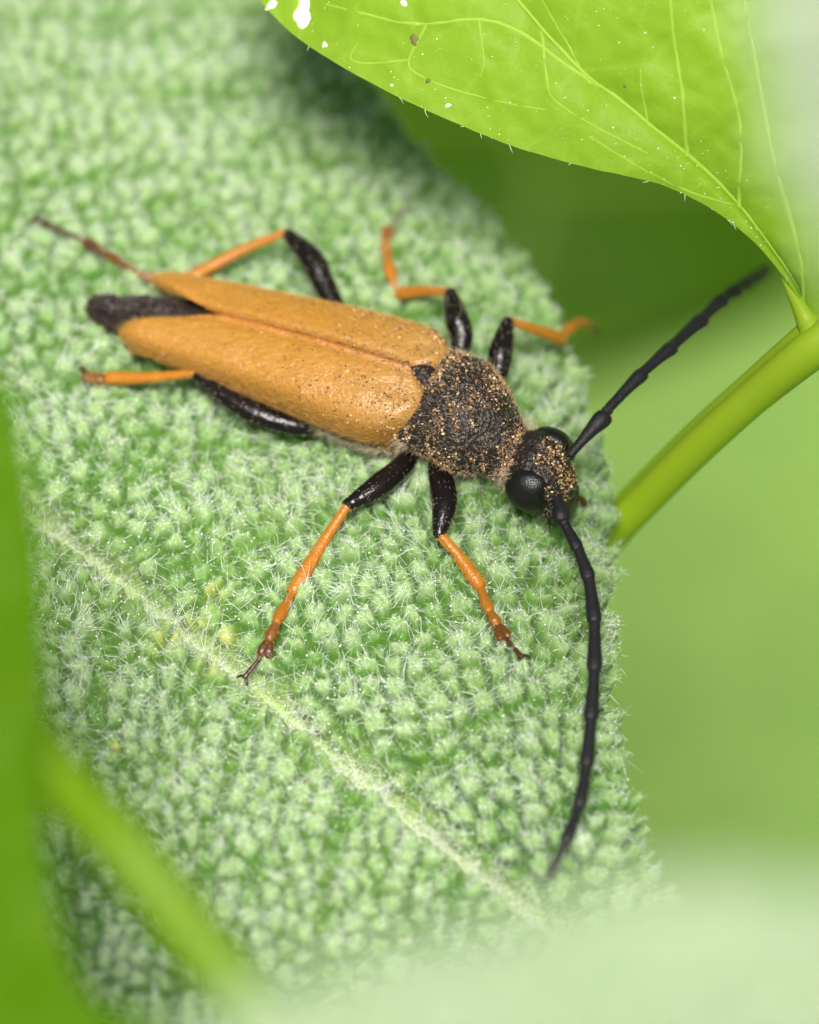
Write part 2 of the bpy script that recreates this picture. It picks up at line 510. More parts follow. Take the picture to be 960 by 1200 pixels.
def build_sage(L, name, label, dens, s_arr, nt_, long_n, short_n, gland_n, group=None, amp=0.76, hair_box=None, petiole=None, yellow=None, mat=None):
    root_org = L.world(np.array([L.s0]), np.zeros(1), np.zeros(1))[0]
    root = empty(name, root_org)
    tag(root, label, 'leaf', group)
    t = np.linspace(-1, 1, nt_)
    S, T = np.meshgrid(s_arr, t, indexing='ij')
    Wd, Z = L.base(S, T)
    Wr = np.where(T >= 0, L.width(S, 1), L.width(S, -1))
    H, RIB = L.bump(S, Wd)
    G0 = L.world(S, Wd, Z)
    N0 = grid_normals(G0)
    if (N0.reshape(-1, 3) @ L.u).mean() < 0: N0 = -N0
    taper = sstep(0, 0.02, 1 - np.abs(T))
    G = G0 + N0 * (amp * H * (0.35 + 0.65 * taper) + 0.05 * vnoise(S * 9, Wd * 9, 3))[..., None]
    # crenate outline: the bumps of the last row push the rim out
    rim = sstep(0.94, 1.0, np.abs(T)) * 0.28 * (H - 0.3)
    G = G + (np.sign(T) * rim)[..., None] * L.b
    # the rim curls under: three more rows on either side
    nv = nt_
    def curl(k, sgn):
        e = G[:, 0 if sgn < 0 else -1]
        return e + L.u * (-0.18 * k) + L.b * sgn * (0.10 if k == 1 else (-0.05 * k))
    G = np.concatenate([curl(3, -1)[:, None], curl(2, -1)[:, None], curl(1, -1)[:, None], G, curl(1, 1)[:, None], curl(2, 1)[:, None], curl(3, 1)[:, None]], 1)
    pad = lambda A: np.concatenate([A[:, :1] * 0.6] * 3 + [A] + [A[:, -1:] * 0.6] * 3, 1)
    Hn, Rn = pad(H), pad(RIB)
    Y = np.zeros_like(H)
    if yellow is not None:
        for (ys, yw, yr) in yellow:
            Y = np.maximum(Y, np.exp(-((S - ys) ** 2 + (Wd - yw) ** 2) / yr ** 2) * sstep(0.2, 0.7, H) * 0.75)
    F = grid_faces(G.shape[0], G.shape[1])
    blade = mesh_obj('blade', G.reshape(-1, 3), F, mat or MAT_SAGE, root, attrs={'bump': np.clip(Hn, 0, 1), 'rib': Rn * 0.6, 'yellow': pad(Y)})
    # hair, densest on the bumps
    NG = grid_normals(G)
    if (NG.reshape(-1, 3) @ L.u).mean() < 0: NG = -NG
    area = np.linalg.norm(np.cross(np.gradient(G0, axis=0), np.gradient(G0, axis=1)), axis=-1)
    area = pad(area)
    gp = G.reshape(-1, 3); gn = NG.reshape(-1, 3); hb = Hn.ravel(); rb = Rn.ravel(); tb = np.abs(np.concatenate([T[:, :1]] * 3 + [T] + [T[:, -1:]] * 3, 1)).ravel()
    ok = np.ones(len(gp))
    if hair_box is not None:
        d = gp - CP; dep = d @ CD
        px = 480 + d @ CR / dep * FPX; py = 600 - d @ CU / dep * FPX
        ok = ((px > hair_box[0]) & (px < hair_box[2]) & (py > hair_box[1]) & (py < hair_box[3])).astype(float)
    def sample(n, wgt):
        p = wgt / wgt.sum(); return np.searchsorted(np.cumsum(p), rng.random(n))
    def jitter(idx): return gp[idx] + rng.normal(size=(len(idx), 3)) * 0.03
    if long_n:
        i = sample(long_n, ok * area.ravel() * (0.03 + np.clip(hb, 0, 1) ** 2.4 + 0.75 * rb))
        cl = np.stack([vnoise(gp[i][:, 0] * 0.8, gp[i][:, 1] * 0.8, 60 + c) for c in range(3)], 1) * 1.8
        dr = norm(gn[i] * 0.7 + 0.5 * rng.normal(size=(long_n, 3)) + 1.2 * cl + np.array([-0.05, 0.18, 0]))
        ln = (0.22 + 0.55 * rng.random(long_n) ** 2.0) * (1 + 0.8 * rb[i]) * (1 - 0.65 * sstep(0.90, 1.0, tb[i]))
        hairs('hair', root, jitter(i) - dr * 0.03, dr, ln, 0.0052 * (0.6 + 0.8 * rng.random(long_n)), MAT_FUZZ, curl=0.4)
    if short_n:
        i = sample(short_n, ok * area.ravel() * (0.02 + np.clip(hb, 0, 1) ** 2.0))
        dr = norm(gn[i] * 0.7 + 0.7 * rng.normal(size=(short_n, 3)))
        hairs('short_hair', root, jitter(i) * 1.0, dr, 0.10 + 0.12 * rng.random(short_n), 0.0042 * np.ones(short_n), MAT_FUZZ, npts=3, curl=0.5)
    if gland_n:
        i = sample(gland_n, ok * area.ravel() * (0.1 + hb))
        grains('gland', root, gp[i] + gn[i] * 0.02, 0.015 + 0.020 * rng.random(gland_n) ** 2, MAT_GLAND, 0.05, True)
    # midrib: a low rounded cord along the groove, and the stalk
    ss = np.linspace(L.s0, L.s1 - 0.6, 120)
    _, z0 = L.base(ss, np.zeros_like(ss))
    C = L.world(ss, 0.3 * vnoise(ss * 0.6, ss * 0, 8), z0 - 0.13)
    V, Fc, _, _ = tube(C, 0.21 * np.interp(ss, [L.s0, L.s1], [2.6, 0.35]) ** 0.7, 12)
    mesh_obj('midrib', V, Fc, MAT_RIB, root)
    if petiole is not None:
        base = L.world(np.array([L.s0 + 1.0]), np.zeros(1), np.array([-0.2]))[0]
        Cp = spline(np.vstack([[base], petiole]), 40)
        V, Fc, _, _ = tube(Cp, np.linspace(0.9, 1.6, 40), 14)
        mesh_obj('petiole', V, Fc, MAT_RIB, root)
    return root
MAT_RIB = mat_stem('sage_midrib', (0.26, 0.40, 0.10), (0.36, 0.49, 0.16), (0.35, 0.5, 0.12), 0.15)

# main leaf
O_MAIN = P(300, 815, -0.4)
ax = P(600, 1050, -0.4) - P(40, 610, -0.4); ax[2] = 0
A_MAIN, B_MAIN, U_MAIN = rot_frame(ax)
B_MAIN = B_MAIN if B_MAIN[0] > 0 else -B_MAIN
O_MAIN = np.array([O_MAIN[0], O_MAIN[1], 0.0])
margin_px = [(330, 5), (455, 112), (505, 190), (556, 240), (602, 290), (642, 345), (667, 400), (692, 470), (714, 545), (722, 600), (718, 700), (718, 790), (722, 880), (752, 985), (758, 1040)]
wr = []
for (x_, y_) in margin_px:
    q = P(x_ - 18, y_, -1.7) - O_MAIN
    wr.append((q @ A_MAIN, q @ B_MAIN))
wr = sorted(wr)
wr = [(-48, 1.5), (-45, 7), (-40, 12), (-33, 16), (-26, 18)] + [p for p in wr if p[0] > -22] + [(wr[-1][0] + 3.2, 1.9), (wr[-1][0] + 4.6, 0.25)]
S_TIP = wr[-1][0]
wl = [(-48, 1.5), (-45, 7), (-40, 12), (-33, 16), (-26, 18), (-15, 18.2), (-6, 16.8), (0, 15.2), (5, 12.4), (10, 7.6), (14, 4.2), (S_TIP - 1.4, 1.9), (S_TIP, 0.25)]
MAIN = SageLeaf(O_MAIN, A_MAIN, B_MAIN, U_MAIN, wr, wl, -48, S_TIP, 4)
s_arr = np.concatenate([np.arange(-48, -25, 0.3), np.arange(-25, S_TIP, 0.075)])
def sw(px, py):
    q = P(px, py, 0.2) - O_MAIN
    return (q @ A_MAIN, q @ B_MAIN)
yel = [sw(233, 735) + (0.35,), sw(195, 765) + (0.38,), sw(250, 790) + (0.4,), sw(252, 707) + (0.3,), sw(140, 888) + (0.2,), sw(270, 752) + (0.3,)]
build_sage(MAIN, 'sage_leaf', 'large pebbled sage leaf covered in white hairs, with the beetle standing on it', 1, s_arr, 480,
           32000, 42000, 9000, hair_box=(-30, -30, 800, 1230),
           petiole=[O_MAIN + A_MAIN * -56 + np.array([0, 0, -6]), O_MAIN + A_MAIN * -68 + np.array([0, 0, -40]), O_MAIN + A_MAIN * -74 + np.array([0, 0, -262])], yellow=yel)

# ------------------------------------------------------------------ beetle
def leaf_z(p): return MAIN.height_at(p)
def PL(px, py, h):              # pixel on the leaf, h above its bumps
    z = 0.0
    for _ in range(6):
        p = P(px, py, z); z = leaf_z(p) + 0.66 + h
    return P(px, py, z)

HEAD = math.radians(-24)
BF = np.array([math.cos(HEAD), math.sin(HEAD), 0]); BN = np.array([BF[1], -BF[0], 0]); BZ = np.array([0, 0, 1.0])
BO = P(487, 437, 3.9) + 0.33 * BF - 0.2 * BN; BO[2] = 0
def B(X, Y, Z):
    X, Y, Z = np.broadcast_arrays(np.asarray(X, float), np.asarray(Y, float), np.asarray(Z, float))
    return BO + X[..., None] * BF + Y[..., None] * BN + Z[..., None] * BZ

beetle = empty('beetle', BO)
tag(beetle, 'tawny brown longhorn beetle with black pollen-dusted thorax standing on the hairy leaf', 'beetle')

# body: one continuous mesh from the tip of the abdomen to the mouth
#          X      yoff  ztop  zbot  half-width  squareness
BODY = [(-11.62, 0.26, 1.50, 1.25, 0.16, 2.0),
        (-11.45, 0.26, 1.68, 1.12, 0.36, 2.8),
        (-10.90, 0.24, 1.86, 1.05, 0.48, 2.8),
        (-10.80, 0.24, 1.74, 1.03, 0.52, 2.8),
        (-9.85, 0.14, 2.06, 1.02, 0.78, 2.4),
        (-9.75, 0.14, 1.94, 1.01, 0.80, 2.4),
        (-7.40, 0.00, 2.50, 1.05, 1.25, 2.3),
        (-4.80, 0.00, 2.75, 0.90, 1.55, 2.3),
        (-2.70, 0.00, 2.95, 0.85, 1.90, 2.3),
        (-1.00, 0.00, 3.10, 0.90, 1.95, 2.3),
        (-0.20, 0.02, 3.45, 1.15, 1.80, 2.2),
        (0.02, 0.04, 3.52, 1.45, 1.78, 2.2),
        (0.30, 0.06, 3.84, 1.55, 1.80, 2.2),
        (0.75, 0.12, 4.14, 1.45, 1.84, 2.1),
        (1.35, 0.22, 4.26, 1.35, 1.90, 2.05),
        (1.95, 0.34, 4.16, 1.30, 1.72, 2.05),
        (2.45, 0.46, 3.90, 1.35, 1.36, 2.05),
        (2.85, 0.58, 3.58, 1.45, 1.10, 2.05),
        (3.10, 0.65, 3.38, 1.55, 1.02, 2.0),
        (3.20, 0.68, 3.22, 1.62, 0.92, 2.0),
        (3.36, 0.71, 3.08, 1.70, 0.86, 2.0),
        (3.60, 0.76, 3.16, 1.60, 1.02, 2.1),
        (3.95, 0.84, 3.28, 1.40, 1.16, 2.2),
        (4.35, 0.95, 3.24, 1.20, 1.16, 2.3),
        (4.75, 1.06, 3.02, 1.08, 1.02, 2.5),
        (5.08, 1.16, 2.66, 1.02, 0.84, 2.5),
        (5.32, 1.22, 2.20, 1.02, 0.66, 2.3),
        (5.46, 1.26, 1.75, 1.10, 0.40, 2.2)]
def body_mesh():
    A = np.array(BODY); n = 260; ns = 96
    u = np.interp(np.linspace(0, 1, n), np.linspace(0, 1, len(A)), np.arange(len(A)))
    k = np.clip(u.astype(int), 0, len(A) - 2); f = (u - k)[:, None]; f = f * f * (3 - 2 * f) * 0.5 + f * 0.5
    St = A[k] * (1 - f) + A[k + 1] * f
    th = np.linspace(0, 2 * math.pi, ns, endpoint=False)
    X, yo, zt, zb, hw, sq = St.T
    e = 2 / sq[:, None]
    c, s = np.cos(th)[None], np.sin(th)[None]
    Y = yo[:, None] + hw[:, None] * np.sign(c) * np.abs(c) ** e
    zm = zb + 0.42 * (zt - zb)
    hz = np.where(s > 0, (zt - zm)[:, None], (zm - zb)[:, None])
    Z = zm[:, None] + hz * np.sign(s) * np.abs(s) ** e
    Xg = np.repeat(X[:, None], ns, 1)
    # pronotum hind edge: swept-back corners, slight middle lobe
    pro = np.exp(-((Xg - 0.05) / 0.30) ** 2)
    Xg = Xg - 0.55 * pro * np.abs((Y - yo[:, None]) / 1.9) ** 2 * (Z > 1.9)
    # frons groove and brow ridges
    G = B(Xg, Y, Z)
    nr = grid_normals(G)
    cen = B(X, yo, zm)[:, None]
    if (nr * (G - cen)).sum(-1).mean() < 0: nr = -nr
    arc = np.cumsum(np.r_[0, np.hypot(np.diff(X), 0.0)])
    d = 0.05 * vnoise(Xg * 3.2, th[None] * 5 + Xg, 71) + 0.03 * vnoise(Xg * 9, th[None] * 14 + 3, 72)
    f1, f2, _ = voronoi(Xg * 8.5 + 50, (Y - yo[:, None]) * 8.5 + 70 + Z * 3, 77, 0.9)
    punct = (X[:, None] > 0.0) & (X[:, None] < 4.9)
    d = d - 0.035 * np.exp(-(f1 / 0.28) ** 2) * punct * (Z > 2)
    d = d - 0.16 * np.exp(-((Y - yo[:, None]) / 0.10) ** 2) * np.exp(-((X[:, None] - 4.2) / 0.5) ** 2) * (s > 0) * 0.6
    d = d + 0.07 * np.cos(th[None] * 11 + 1.5 * np.sin(Xg * 0.9)) * sstep(-8.0, -9.2, Xg) * (s > 0)
    G = G + nr * d[..., None]
    V = G.reshape(-1, 3)
    F = [tuple(q) for q in grid_faces(n, ns, True)]
    F.append(tuple(range(ns))); F.append(tuple((n - 1) * ns + i for i in range(ns)))
    return V, F, G, nr, Xg, Y, Z
bV, bF, bG, bN, bX, bY, bZ = body_mesh()
body = mesh_obj('body', bV, bF, MAT_BODY, beetle)

def surf_sample(G, N, wgt, n):
    area = np.linalg.norm(np.cross(np.gradient(G, axis=0), np.gradient(G, axis=1)), axis=-1)
    p = (area * wgt).ravel(); p = p / p.sum()
    i = np.searchsorted(np.cumsum(p), rng.random(n))
    i = np.minimum(i, len(p) - 1)
    a, b = rng.random((2, n, 1)) - 0.5
    du = np.gradient(G, axis=0).reshape(-1, 3)[i]; dv = np.gradient(G, axis=1).reshape(-1, 3)[i]
    return i, G.reshape(-1, 3)[i] + a * du + b * dv, N.reshape(-1, 3)[i]

# pollen on pronotum and head: thick on the flanks, collar and frons, thin on the disc
clump = np.clip(0.55 + 1.2 * vnoise(bX * 1.8 + 11, bY * 1.8 + bZ, 90) + 1.5 * vnoise(bX * 5, bY * 5 + bZ * 2, 91), 0, 3) ** 1.4
disc = np.exp(-(((bX - 1.3) / 0.9) ** 2 + ((bY + 0.05) / 0.95) ** 2)) * (bZ > 3)
wp = ((bX > -0.1) & (bX < 3.45) & (bZ > 1.9)) * np.clip(clump, 0.04, 3) * (1 - 0.85 * disc)
wp = wp + ((bX > 4.1) & (bX < 5.3) & (bZ > 2.0) & (np.abs(bY - 1.05) < 0.85)) * np.clip(clump, 0.1, 2) * 1.1
wp = wp + ((bX > -1.2) & (bX < 0.0) & (bZ > 1.6)) * 0.35
_, pp, pn = surf_sample(bG, bN, wp, 4800)
grains('pollen', body, pp + pn * 0.014, 0.012 + 0.036 * rng.random(4800) ** 2.6, MAT_POLLEN)
# body hair: short golden pile on the pronotum, pale pile along the belly
w1 = ((bX > -0.1) & (bX < 3.5) & (bZ > 1.5)) * 1.0 + ((bX > 4.0) & (bX < 5.4)) * 0.5
_, hp, hn = surf_sample(bG, bN, w1, 2600)
hairs('hair', body, hp, norm(hn * 0.55 + BF * -0.35 + 0.35 * rng.normal(size=hp.shape)), 0.10 + 0.16 * rng.random(len(hp)), 0.0038, MAT_PALEHAIR, npts=4, curl=0.3)
w2 = ((bX > -5.2) & (bX < 0.2) & (bZ < 2.6)) * 1.0
_, hp, hn = surf_sample(bG, bN, w2, 9000)
hairs('belly_hair', body, hp, norm(hn * 0.5 + BF * -0.6 + 0.4 * rng.normal(size=hp.shape)), 0.16 + 0.2 * rng.random(len(hp)), 0.006, MAT_PALEHAIR, npts=4, curl=0.3)
w3 = ((bX > 3.1) & (bX < 3.7)) * (np.abs(bY - 0.75) > 0.65) * 1.0
_, hp, hn = surf_sample(bG, bN, w3, 130)
hairs('neck_hair', body, hp, norm(hn * 0.8 + BF * -0.2 + 0.3 * rng.normal(size=hp.shape)), 0.30 + 0.35 * rng.random(len(hp)), 0.0055, MAT_PALEHAIR, npts=5, curl=0.4)
w4 = (bX < -8.3) * 1.0
_, hp, hn = surf_sample(bG, bN, w4, 500)
hairs('tail_hair', body, hp, norm(hn * 0.5 + BF * -0.7 + 0.3 * rng.normal(size=hp.shape)), 0.16 + 0.16 * rng.random(len(hp)), 0.004, MAT_BROWNHAIR, npts=4, curl=0.3)

# scutellum: small dark triangle where the wing cases meet the thorax
def scutellum():
    X = np.array([0.10, -0.12, -0.40, -0.62]); hw = np.array([0.36, 0.34, 0.20, 0.03]); z = np.array([3.74, 3.92, 3.90, 3.80])
    v = np.linspace(-1, 1, 9)
    G = B(X[:, None], hw[:, None] * v[None], z[:, None] - 0.10 * v[None] ** 2)
    G2 = G - np.array([0, 0, 0.35])
    V = np.concatenate([G.reshape(-1, 3), G2.reshape(-1, 3)]); F = grid_faces(4, 9)
    o = mesh_obj('scutellum', V, np.vstack([F, F[:, ::-1] + 36]), MAT_BODY, beetle)
    return G
gS = scutellum()
sp = gS.reshape(-1, 3)[rng.integers(0, 36, 60)] + rng.normal(size=(60, 3)) * 0.04
grains('pollen', body, sp, 0.015 + 0.02 * rng.random(60), MAT_POLLEN)

# eyes: kidney-shaped, notched round the antenna base
def eye(side):
    nu, nvv = 40, 48
    ph = np.linspace(0.02, math.pi - 0.02, nu)[:, None]; th = np.linspace(0, 2 * math.pi, nvv, endpoint=False)[None]
    x = np.sin(ph) * np.cos(th); y = np.sin(ph) * np.sin(th); z = np.cos(ph) + 0 * th
    # axis z -> outward; x -> forward, y -> up
    notch = 0.20 * np.exp(-(((x - 0.85) / 0.35) ** 2 + ((y - 0.25) / 0.35) ** 2))
    r = 1 - notch
    c = B(4.22, 0.90 + side * 0.92, 2.36)
    out = norm(BN * side * 0.92 + BZ * 0.30 + BF * 0.10)
    fw = norm(BF - out * (BF @ out)); up = np.cross(out, fw)
    if up[2] < 0: up = -up
    G = c + (x * r)[..., None] * fw * 0.78 + (y * r)[..., None] * up * 0.73 + (z * r)[..., None] * out * 0.52
    V = G.reshape(-1, 3); F = [tuple(q) for q in grid_faces(nu, nvv, True)]
    F.append(tuple(range(nvv))); F.append(tuple((nu - 1) * nvv + i for i in range(nvv)))
    mesh_obj('eye', V, F, MAT_EYE, beetle)
eye(1); eye(-1)

# mouthparts: two palps under the muzzle
for sgn in (-1, 1):
    a0 = B(5.15, 1.2 + 0.34 * sgn, 1.25)
    C = spline([a0, a0 + BF * 0.30 + BN * 0.22 * sgn - BZ * 0.12, a0 + BF * 0.42 + BN * 0.25 * sgn - BZ * 0.42], 14)
    V, F, _, _ = tube(C, np.interp(np.linspace(0, 1, 14), [0, 0.45, 0.5, 0.9, 1], [0.07, 0.10, 0.06, 0.11, 0.08]), 10)
    mesh_obj('palp', V, F, MAT_TIBIA, beetle, attrs={'dark': np.full(len(V), 0.92)})

# wing cases
def elytron(side):
    nu, nvv = 220, 90
    u = np.linspace(0, 1, nu)[:, None]; v = np.linspace(0, 1, nvv)[None]
    W = np.interp(u, [0, 0.03, 0.08, 0.16, 0.30, 0.5, 0.7, 0.86, 0.95, 1.0], [1.86, 2.06, 2.18, 2.22, 2.14, 1.96, 1.78, 1.64, 1.56, 1.46])
    W = W + 0 * v
    k = np.ones(9) / 9
    W = np.stack([np.convolve(np.pad(W[:, 0], 4, 'edge'), k, 'valid')] * nvv, 1)
    yin = 0.012 + 0.72 * np.clip((u - 0.72) / 0.29, 0, 1) ** 1.7
    th = v * math.radians(97)
    gy = np.abs(np.sin(np.minimum(th, math.pi / 2))) ** 0.80
    gz = np.abs(np.cos(np.minimum(th, math.pi / 2))) ** 0.62
    under = np.clip(th - math.pi / 2, 0, 1)
    Xf = -0.36 + 0.78 * np.sin(np.clip(gy, 0, 1) * math.pi * 0.92) ** 0.8 - 0.25 * gy ** 3
    Xr = -10.05 + 1.0 * (np.abs(gy - 0.55) / 0.55) ** 3.0
    X = Xf + (Xr - Xf) * u
    zs = 3.92 + 0.05 * X - 0.0100 * X ** 2 * (X < 0)
    Hh = np.interp(u, [0, 0.1, 0.5, 1.0], [1.55, 1.60, 1.36, 0.90])
    y = yin + (W - yin) * gy - 0.5 * under
    z = zs - Hh * (1 - gz) - 0.6 * under
    # rounded front edge and apex
    z = z - 0.55 * (1 - np.clip(u / 0.055, 0, 1)) ** 2.2
    z = z - 0.35 * np.clip((u - 0.93) / 0.07, 0, 1) ** 2 
    z = z - 0.25 * sstep(0.66, 1.0, u) * np.clip(1 - gy / 0.35, 0, 1) ** 2
    # shallow dents and the raised seam
    z = z + 0.055 * np.exp(-((y - yin) / 0.05) ** 2) - 0.05 * np.exp(-((y - yin - 0.20) / 0.12) ** 2)
    z = z - 0.10 * np.exp(-((y - 0.95) / 0.35) ** 2) * np.exp(-((u - 0.08) / 0.06) ** 2)
    z = z + 0.07 * vnoise(X * 1.1, y * 1.6 + 5 * side, 33) + 0.02 * vnoise(X * 4, y * 5 + 5 * side, 34)
    G = B(X, side * y, z)
    N = grid_normals(G)
    if (N @ BZ).mean() < 0: N = -N
    d = 0.012 * vnoise(X * 14, y * 14 + 3 * side, 35)
    G = G + N * d[..., None]
    edge = 0.62 * sstep(0.50, 0.88, v) + 0.38 * sstep(0.86, 1.0, v) + 0.55 * sstep(0.965, 1.0, u) * np.ones_like(v) + 0.5 * sstep(0.98, 1.0, 1 - u)
    sut = np.exp(-((y - yin) / 0.12) ** 2)
    fr = sstep(0.42, 0.0, u) * np.ones_like(v) * (1 - sstep(0.35, 0.9, v) * 0.6)
    # a real shell: an inner skin 0.08 mm below
    Gi = G - N * 0.07
    n = nu * nvv
    F = grid_faces(nu, nvv)
    idx = np.arange(n).reshape(nu, nvv)
    ring = np.concatenate([idx[0], idx[1:, -1], idx[-1, -2::-1], idx[-2:0:-1, 0]])
    r2 = np.roll(ring, -1)
    rimF = np.stack([ring, r2, r2 + n, ring + n], -1)
    V = np.concatenate([G.reshape(-1, 3), Gi.reshape(-1, 3)])
    FF = np.vstack([F, F[:, ::-1] + n, rimF])
    two = lambda a: np.concatenate([np.clip(a + 0 * u + 0 * v, 0, 1).ravel()] * 2)
    o = mesh_obj('elytron', V, FF, MAT_ELY, beetle, attrs={'edge': two(edge), 'suture': two(sut), 'front': two(fr)})
    # dust: pollen grains thick near the thorax, dark specks scattered over the front two thirds
    cl = np.clip(0.6 + 1.2 * vnoise(X * 1.7, y * 1.7 + side * 9, 95), 0.05, 2)
    wpol = (np.exp(-(u / 0.20) ** 2) + 0.20 * np.exp(-(u / 0.55) ** 2)) * cl * (1 - sstep(0.55, 0.9, v)) * sstep(0.0, 0.03, u)
    _, p, nn = surf_sample(G, N, wpol, 850)
    grains('pollen', o, p + nn * 0.012, 0.013 + 0.026 * rng.random(850) ** 2.4, MAT_POLLEN)
    wsp = np.exp(-((u - 0.22) / 0.30) ** 2) * (1 - v) ** 0.6 * cl
    _, p, nn = surf_sample(G, N, wsp, 280)
    grains('speck', o, p + nn * 0.006, 0.012 + 0.022 * rng.random(280) ** 2, MAT_SPECK)
    _, p, nn = surf_sample(G, N, (v < 0.97) + 0.0 * u, 9000)
    dirs = norm(nn * 0.22 - BF * 0.9 + 0.22 * rng.normal(size=p.shape))
    hairs('hair', o, p, dirs, 0.10 + 0.12 * rng.random(len(p)), 0.0022, MAT_GOLDHAIR, npts=3, curl=0.2)
elytron(1); elytron(-1)

# legs
def seg_profile(kind, n):
    t = np.linspace(0, 1, n)
    if kind == 'femur': return np.interp(t, [0, 0.10, 0.35, 0.62, 0.82, 0.95, 1.0], [0.42, 0.50, 0.86, 1.0, 0.80, 0.60, 0.52])
    if kind == 'tibia': return np.interp(t, [0, 0.06, 0.5, 0.88, 1.0], [0.62, 0.58, 0.74, 1.0, 0.96])
    return np.ones(n)

def leg(femur, fr, tib, tr, tarsus, tars_r, dark, claws=True):
    """femur, tib: lists of world points; tarsus: joint points; dark: darkness of each tarsal joint"""
    n = 26
    C = spline(femur, n); R = fr * seg_profile('femur', n)
    V, F, N, T = tube(C, R, 18, 0.86)
    o = mesh_obj('leg', V, F, MAT_FEMUR, beetle)
    i = rng.integers(0, len(V), 240)
    hairs('hair', o, V[i], norm(N[i] * 0.5 + T[i] * 0.8 + 0.2 * rng.normal(size=(240, 3))), 0.07 + 0.08 * rng.random(240), 0.0045, MAT_PALEHAIR, npts=3, curl=0.2)
    C = spline(tib, n); R = tr * seg_profile('tibia', n)
    V, F, N, T = tube(C, R, 14, 0.9)
    q = np.linspace(0, 1, len(V))
    dk = np.clip((0.06 - q) * 12, 0, 0.8) + np.clip((q - 0.93) * 6, 0, 0.45) + dark[0]
    t_o = mesh_obj('tibia', V, F, MAT_TIBIA, o, attrs={'dark': np.clip(dk, 0, 1)})
    i = rng.integers(0, len(V), 420)
    hairs('hair', o, V[i], norm(N[i] * 0.45 + T[i] * 0.8 + 0.15 * rng.normal(size=(420, 3))), 0.08 + 0.09 * rng.random(420), 0.0048, MAT_GOLDHAIR, npts=3, curl=0.2)
    parts = []; dk = []; hr, hd = [], []
    for k in range(len(tarsus) - 1):
        a, b = np.asarray(tarsus[k]), np.asarray(tarsus[k + 1]); r = tars_r[k]
        last = k == len(tarsus) - 2
        m = 12; Cc = spline([a, b], m)
        prof = np.interp(np.linspace(0, 1, m), [0, 0.25, 0.8, 1], [0.55, 0.65, 1.0, 0.8]) if not last else np.interp(np.linspace(0, 1, m), [0, 0.6, 1], [0.7, 0.8, 1.0])
        if k == len(tarsus) - 3:            # bilobed third segment
            d = norm(b - a); sd_ = norm(np.cross(d, [0, 0, 1.0]))
            for sg in (-1, 1):
                v, f, nn, tt = tube(spline([a, (a + b) / 2 + sd_ * sg * r * 0.35, b + sd_ * sg * r * 0.62 + d * r * 0.5], m), r * 0.75 * prof, 10, 0.7)
                parts.append((v, f)); dk.append(np.full(len(v), dark[k + 1])); hr.append((v, nn, tt))
        else:
            v, f, nn, tt = tube(Cc, r * prof, 12, 0.8)
            parts.append((v, f)); dk.append(np.full(len(v), dark[k + 1])); hr.append((v, nn, tt))
    V, F = merge(parts)
    ta = mesh_obj('tarsus', V, F, MAT_TIBIA, o, attrs={'dark': np.concatenate(dk)})
    hv = np.vstack([h[0] for h in hr[:-1]]); hn_ = np.vstack([h[1] for h in hr[:-1]]); ht = np.vstack([h[2] for h in hr[:-1]])
    i = rng.integers(0, len(hv), 240)
    hairs('hair', o, hv[i], norm(hn_[i] * 0.5 + ht[i] * 0.8 + 0.2 * rng.normal(size=(240, 3))), 0.06 + 0.07 * rng.random(240), 0.0045, MAT_GOLDHAIR, npts=3, curl=0.2)
    if claws:
        e = np.asarray(tarsus[-1]); d = norm(e - np.asarray(tarsus[-2])); sd_ = norm(np.cross(d, [0, 0, 1.0]))
        for sg in (-1, 1):
            Cc = spline([e, e + d * 0.05 + sd_ * sg * 0.12, e + d * 0.13 + sd_ * sg * 0.20 - BZ * 0.04, e + d * 0.12 + sd_ * sg * 0.23 - BZ * 0.13], 12)
            v, f, _, _ = tube(Cc, np.linspace(0.06, 0.018, 12), 8)
            mesh_obj('claw', v, f, MAT_CLAW, o)
    return o

def pts(lst): return [P(*q) for q in lst]
# near side, front / middle / hind
leg([B(1.5, 0.8, 1.7)] + pts([(516, 540, 1.75), (521, 588, 1.95), (515, 624, 1.75)]), 0.42,
    pts([(516, 626, 1.75), (538, 652, 1.35), (561, 684, 1.03)]), 0.235,
    [P(562, 687, 1.0), PL(573, 714, 0.28), PL(582, 731, 0.22), PL(589, 743, 0.30), PL(611, 769, 0.30)], [0.20, 0.20, 0.20, 0.085], [0.0, 0.15, 0.45, 0.8, 0.95])
leg([B(-0.4, 0.9, 1.4)] + pts([(476, 540, 1.7), (442, 570, 1.95), (408, 591, 1.80)]), 0.40,
    pts([(406, 594, 1.8), (376, 640, 1.35), (345, 691, 1.05)]), 0.235,
    [P(343, 694, 1.02), PL(325, 727, 0.28), PL(316, 748, 0.22), PL(311, 763, 0.26), PL(287, 793, 0.22)], [0.20, 0.20, 0.20, 0.085], [0.0, 0.22, 0.65, 0.9, 0.97])
leg([B(-2.6, 1.3, 1.25)] + pts([(350, 498, 1.5), (290, 478, 1.7), (231, 438, 1.9)]), 0.41,
    pts([(226, 437, 1.95), (180, 442, 1.5), (128, 443, 1.05)]), 0.22,
    [P(127, 443, 1.05), PL(115, 444, 0.35), PL(108, 443, 0.25), PL(103, 441, 0.15), PL(96, 430, 0.1)], [0.20, 0.19, 0.18, 0.08], [0.0, 0.65, 0.6, 0.7, 0.9], claws=False)
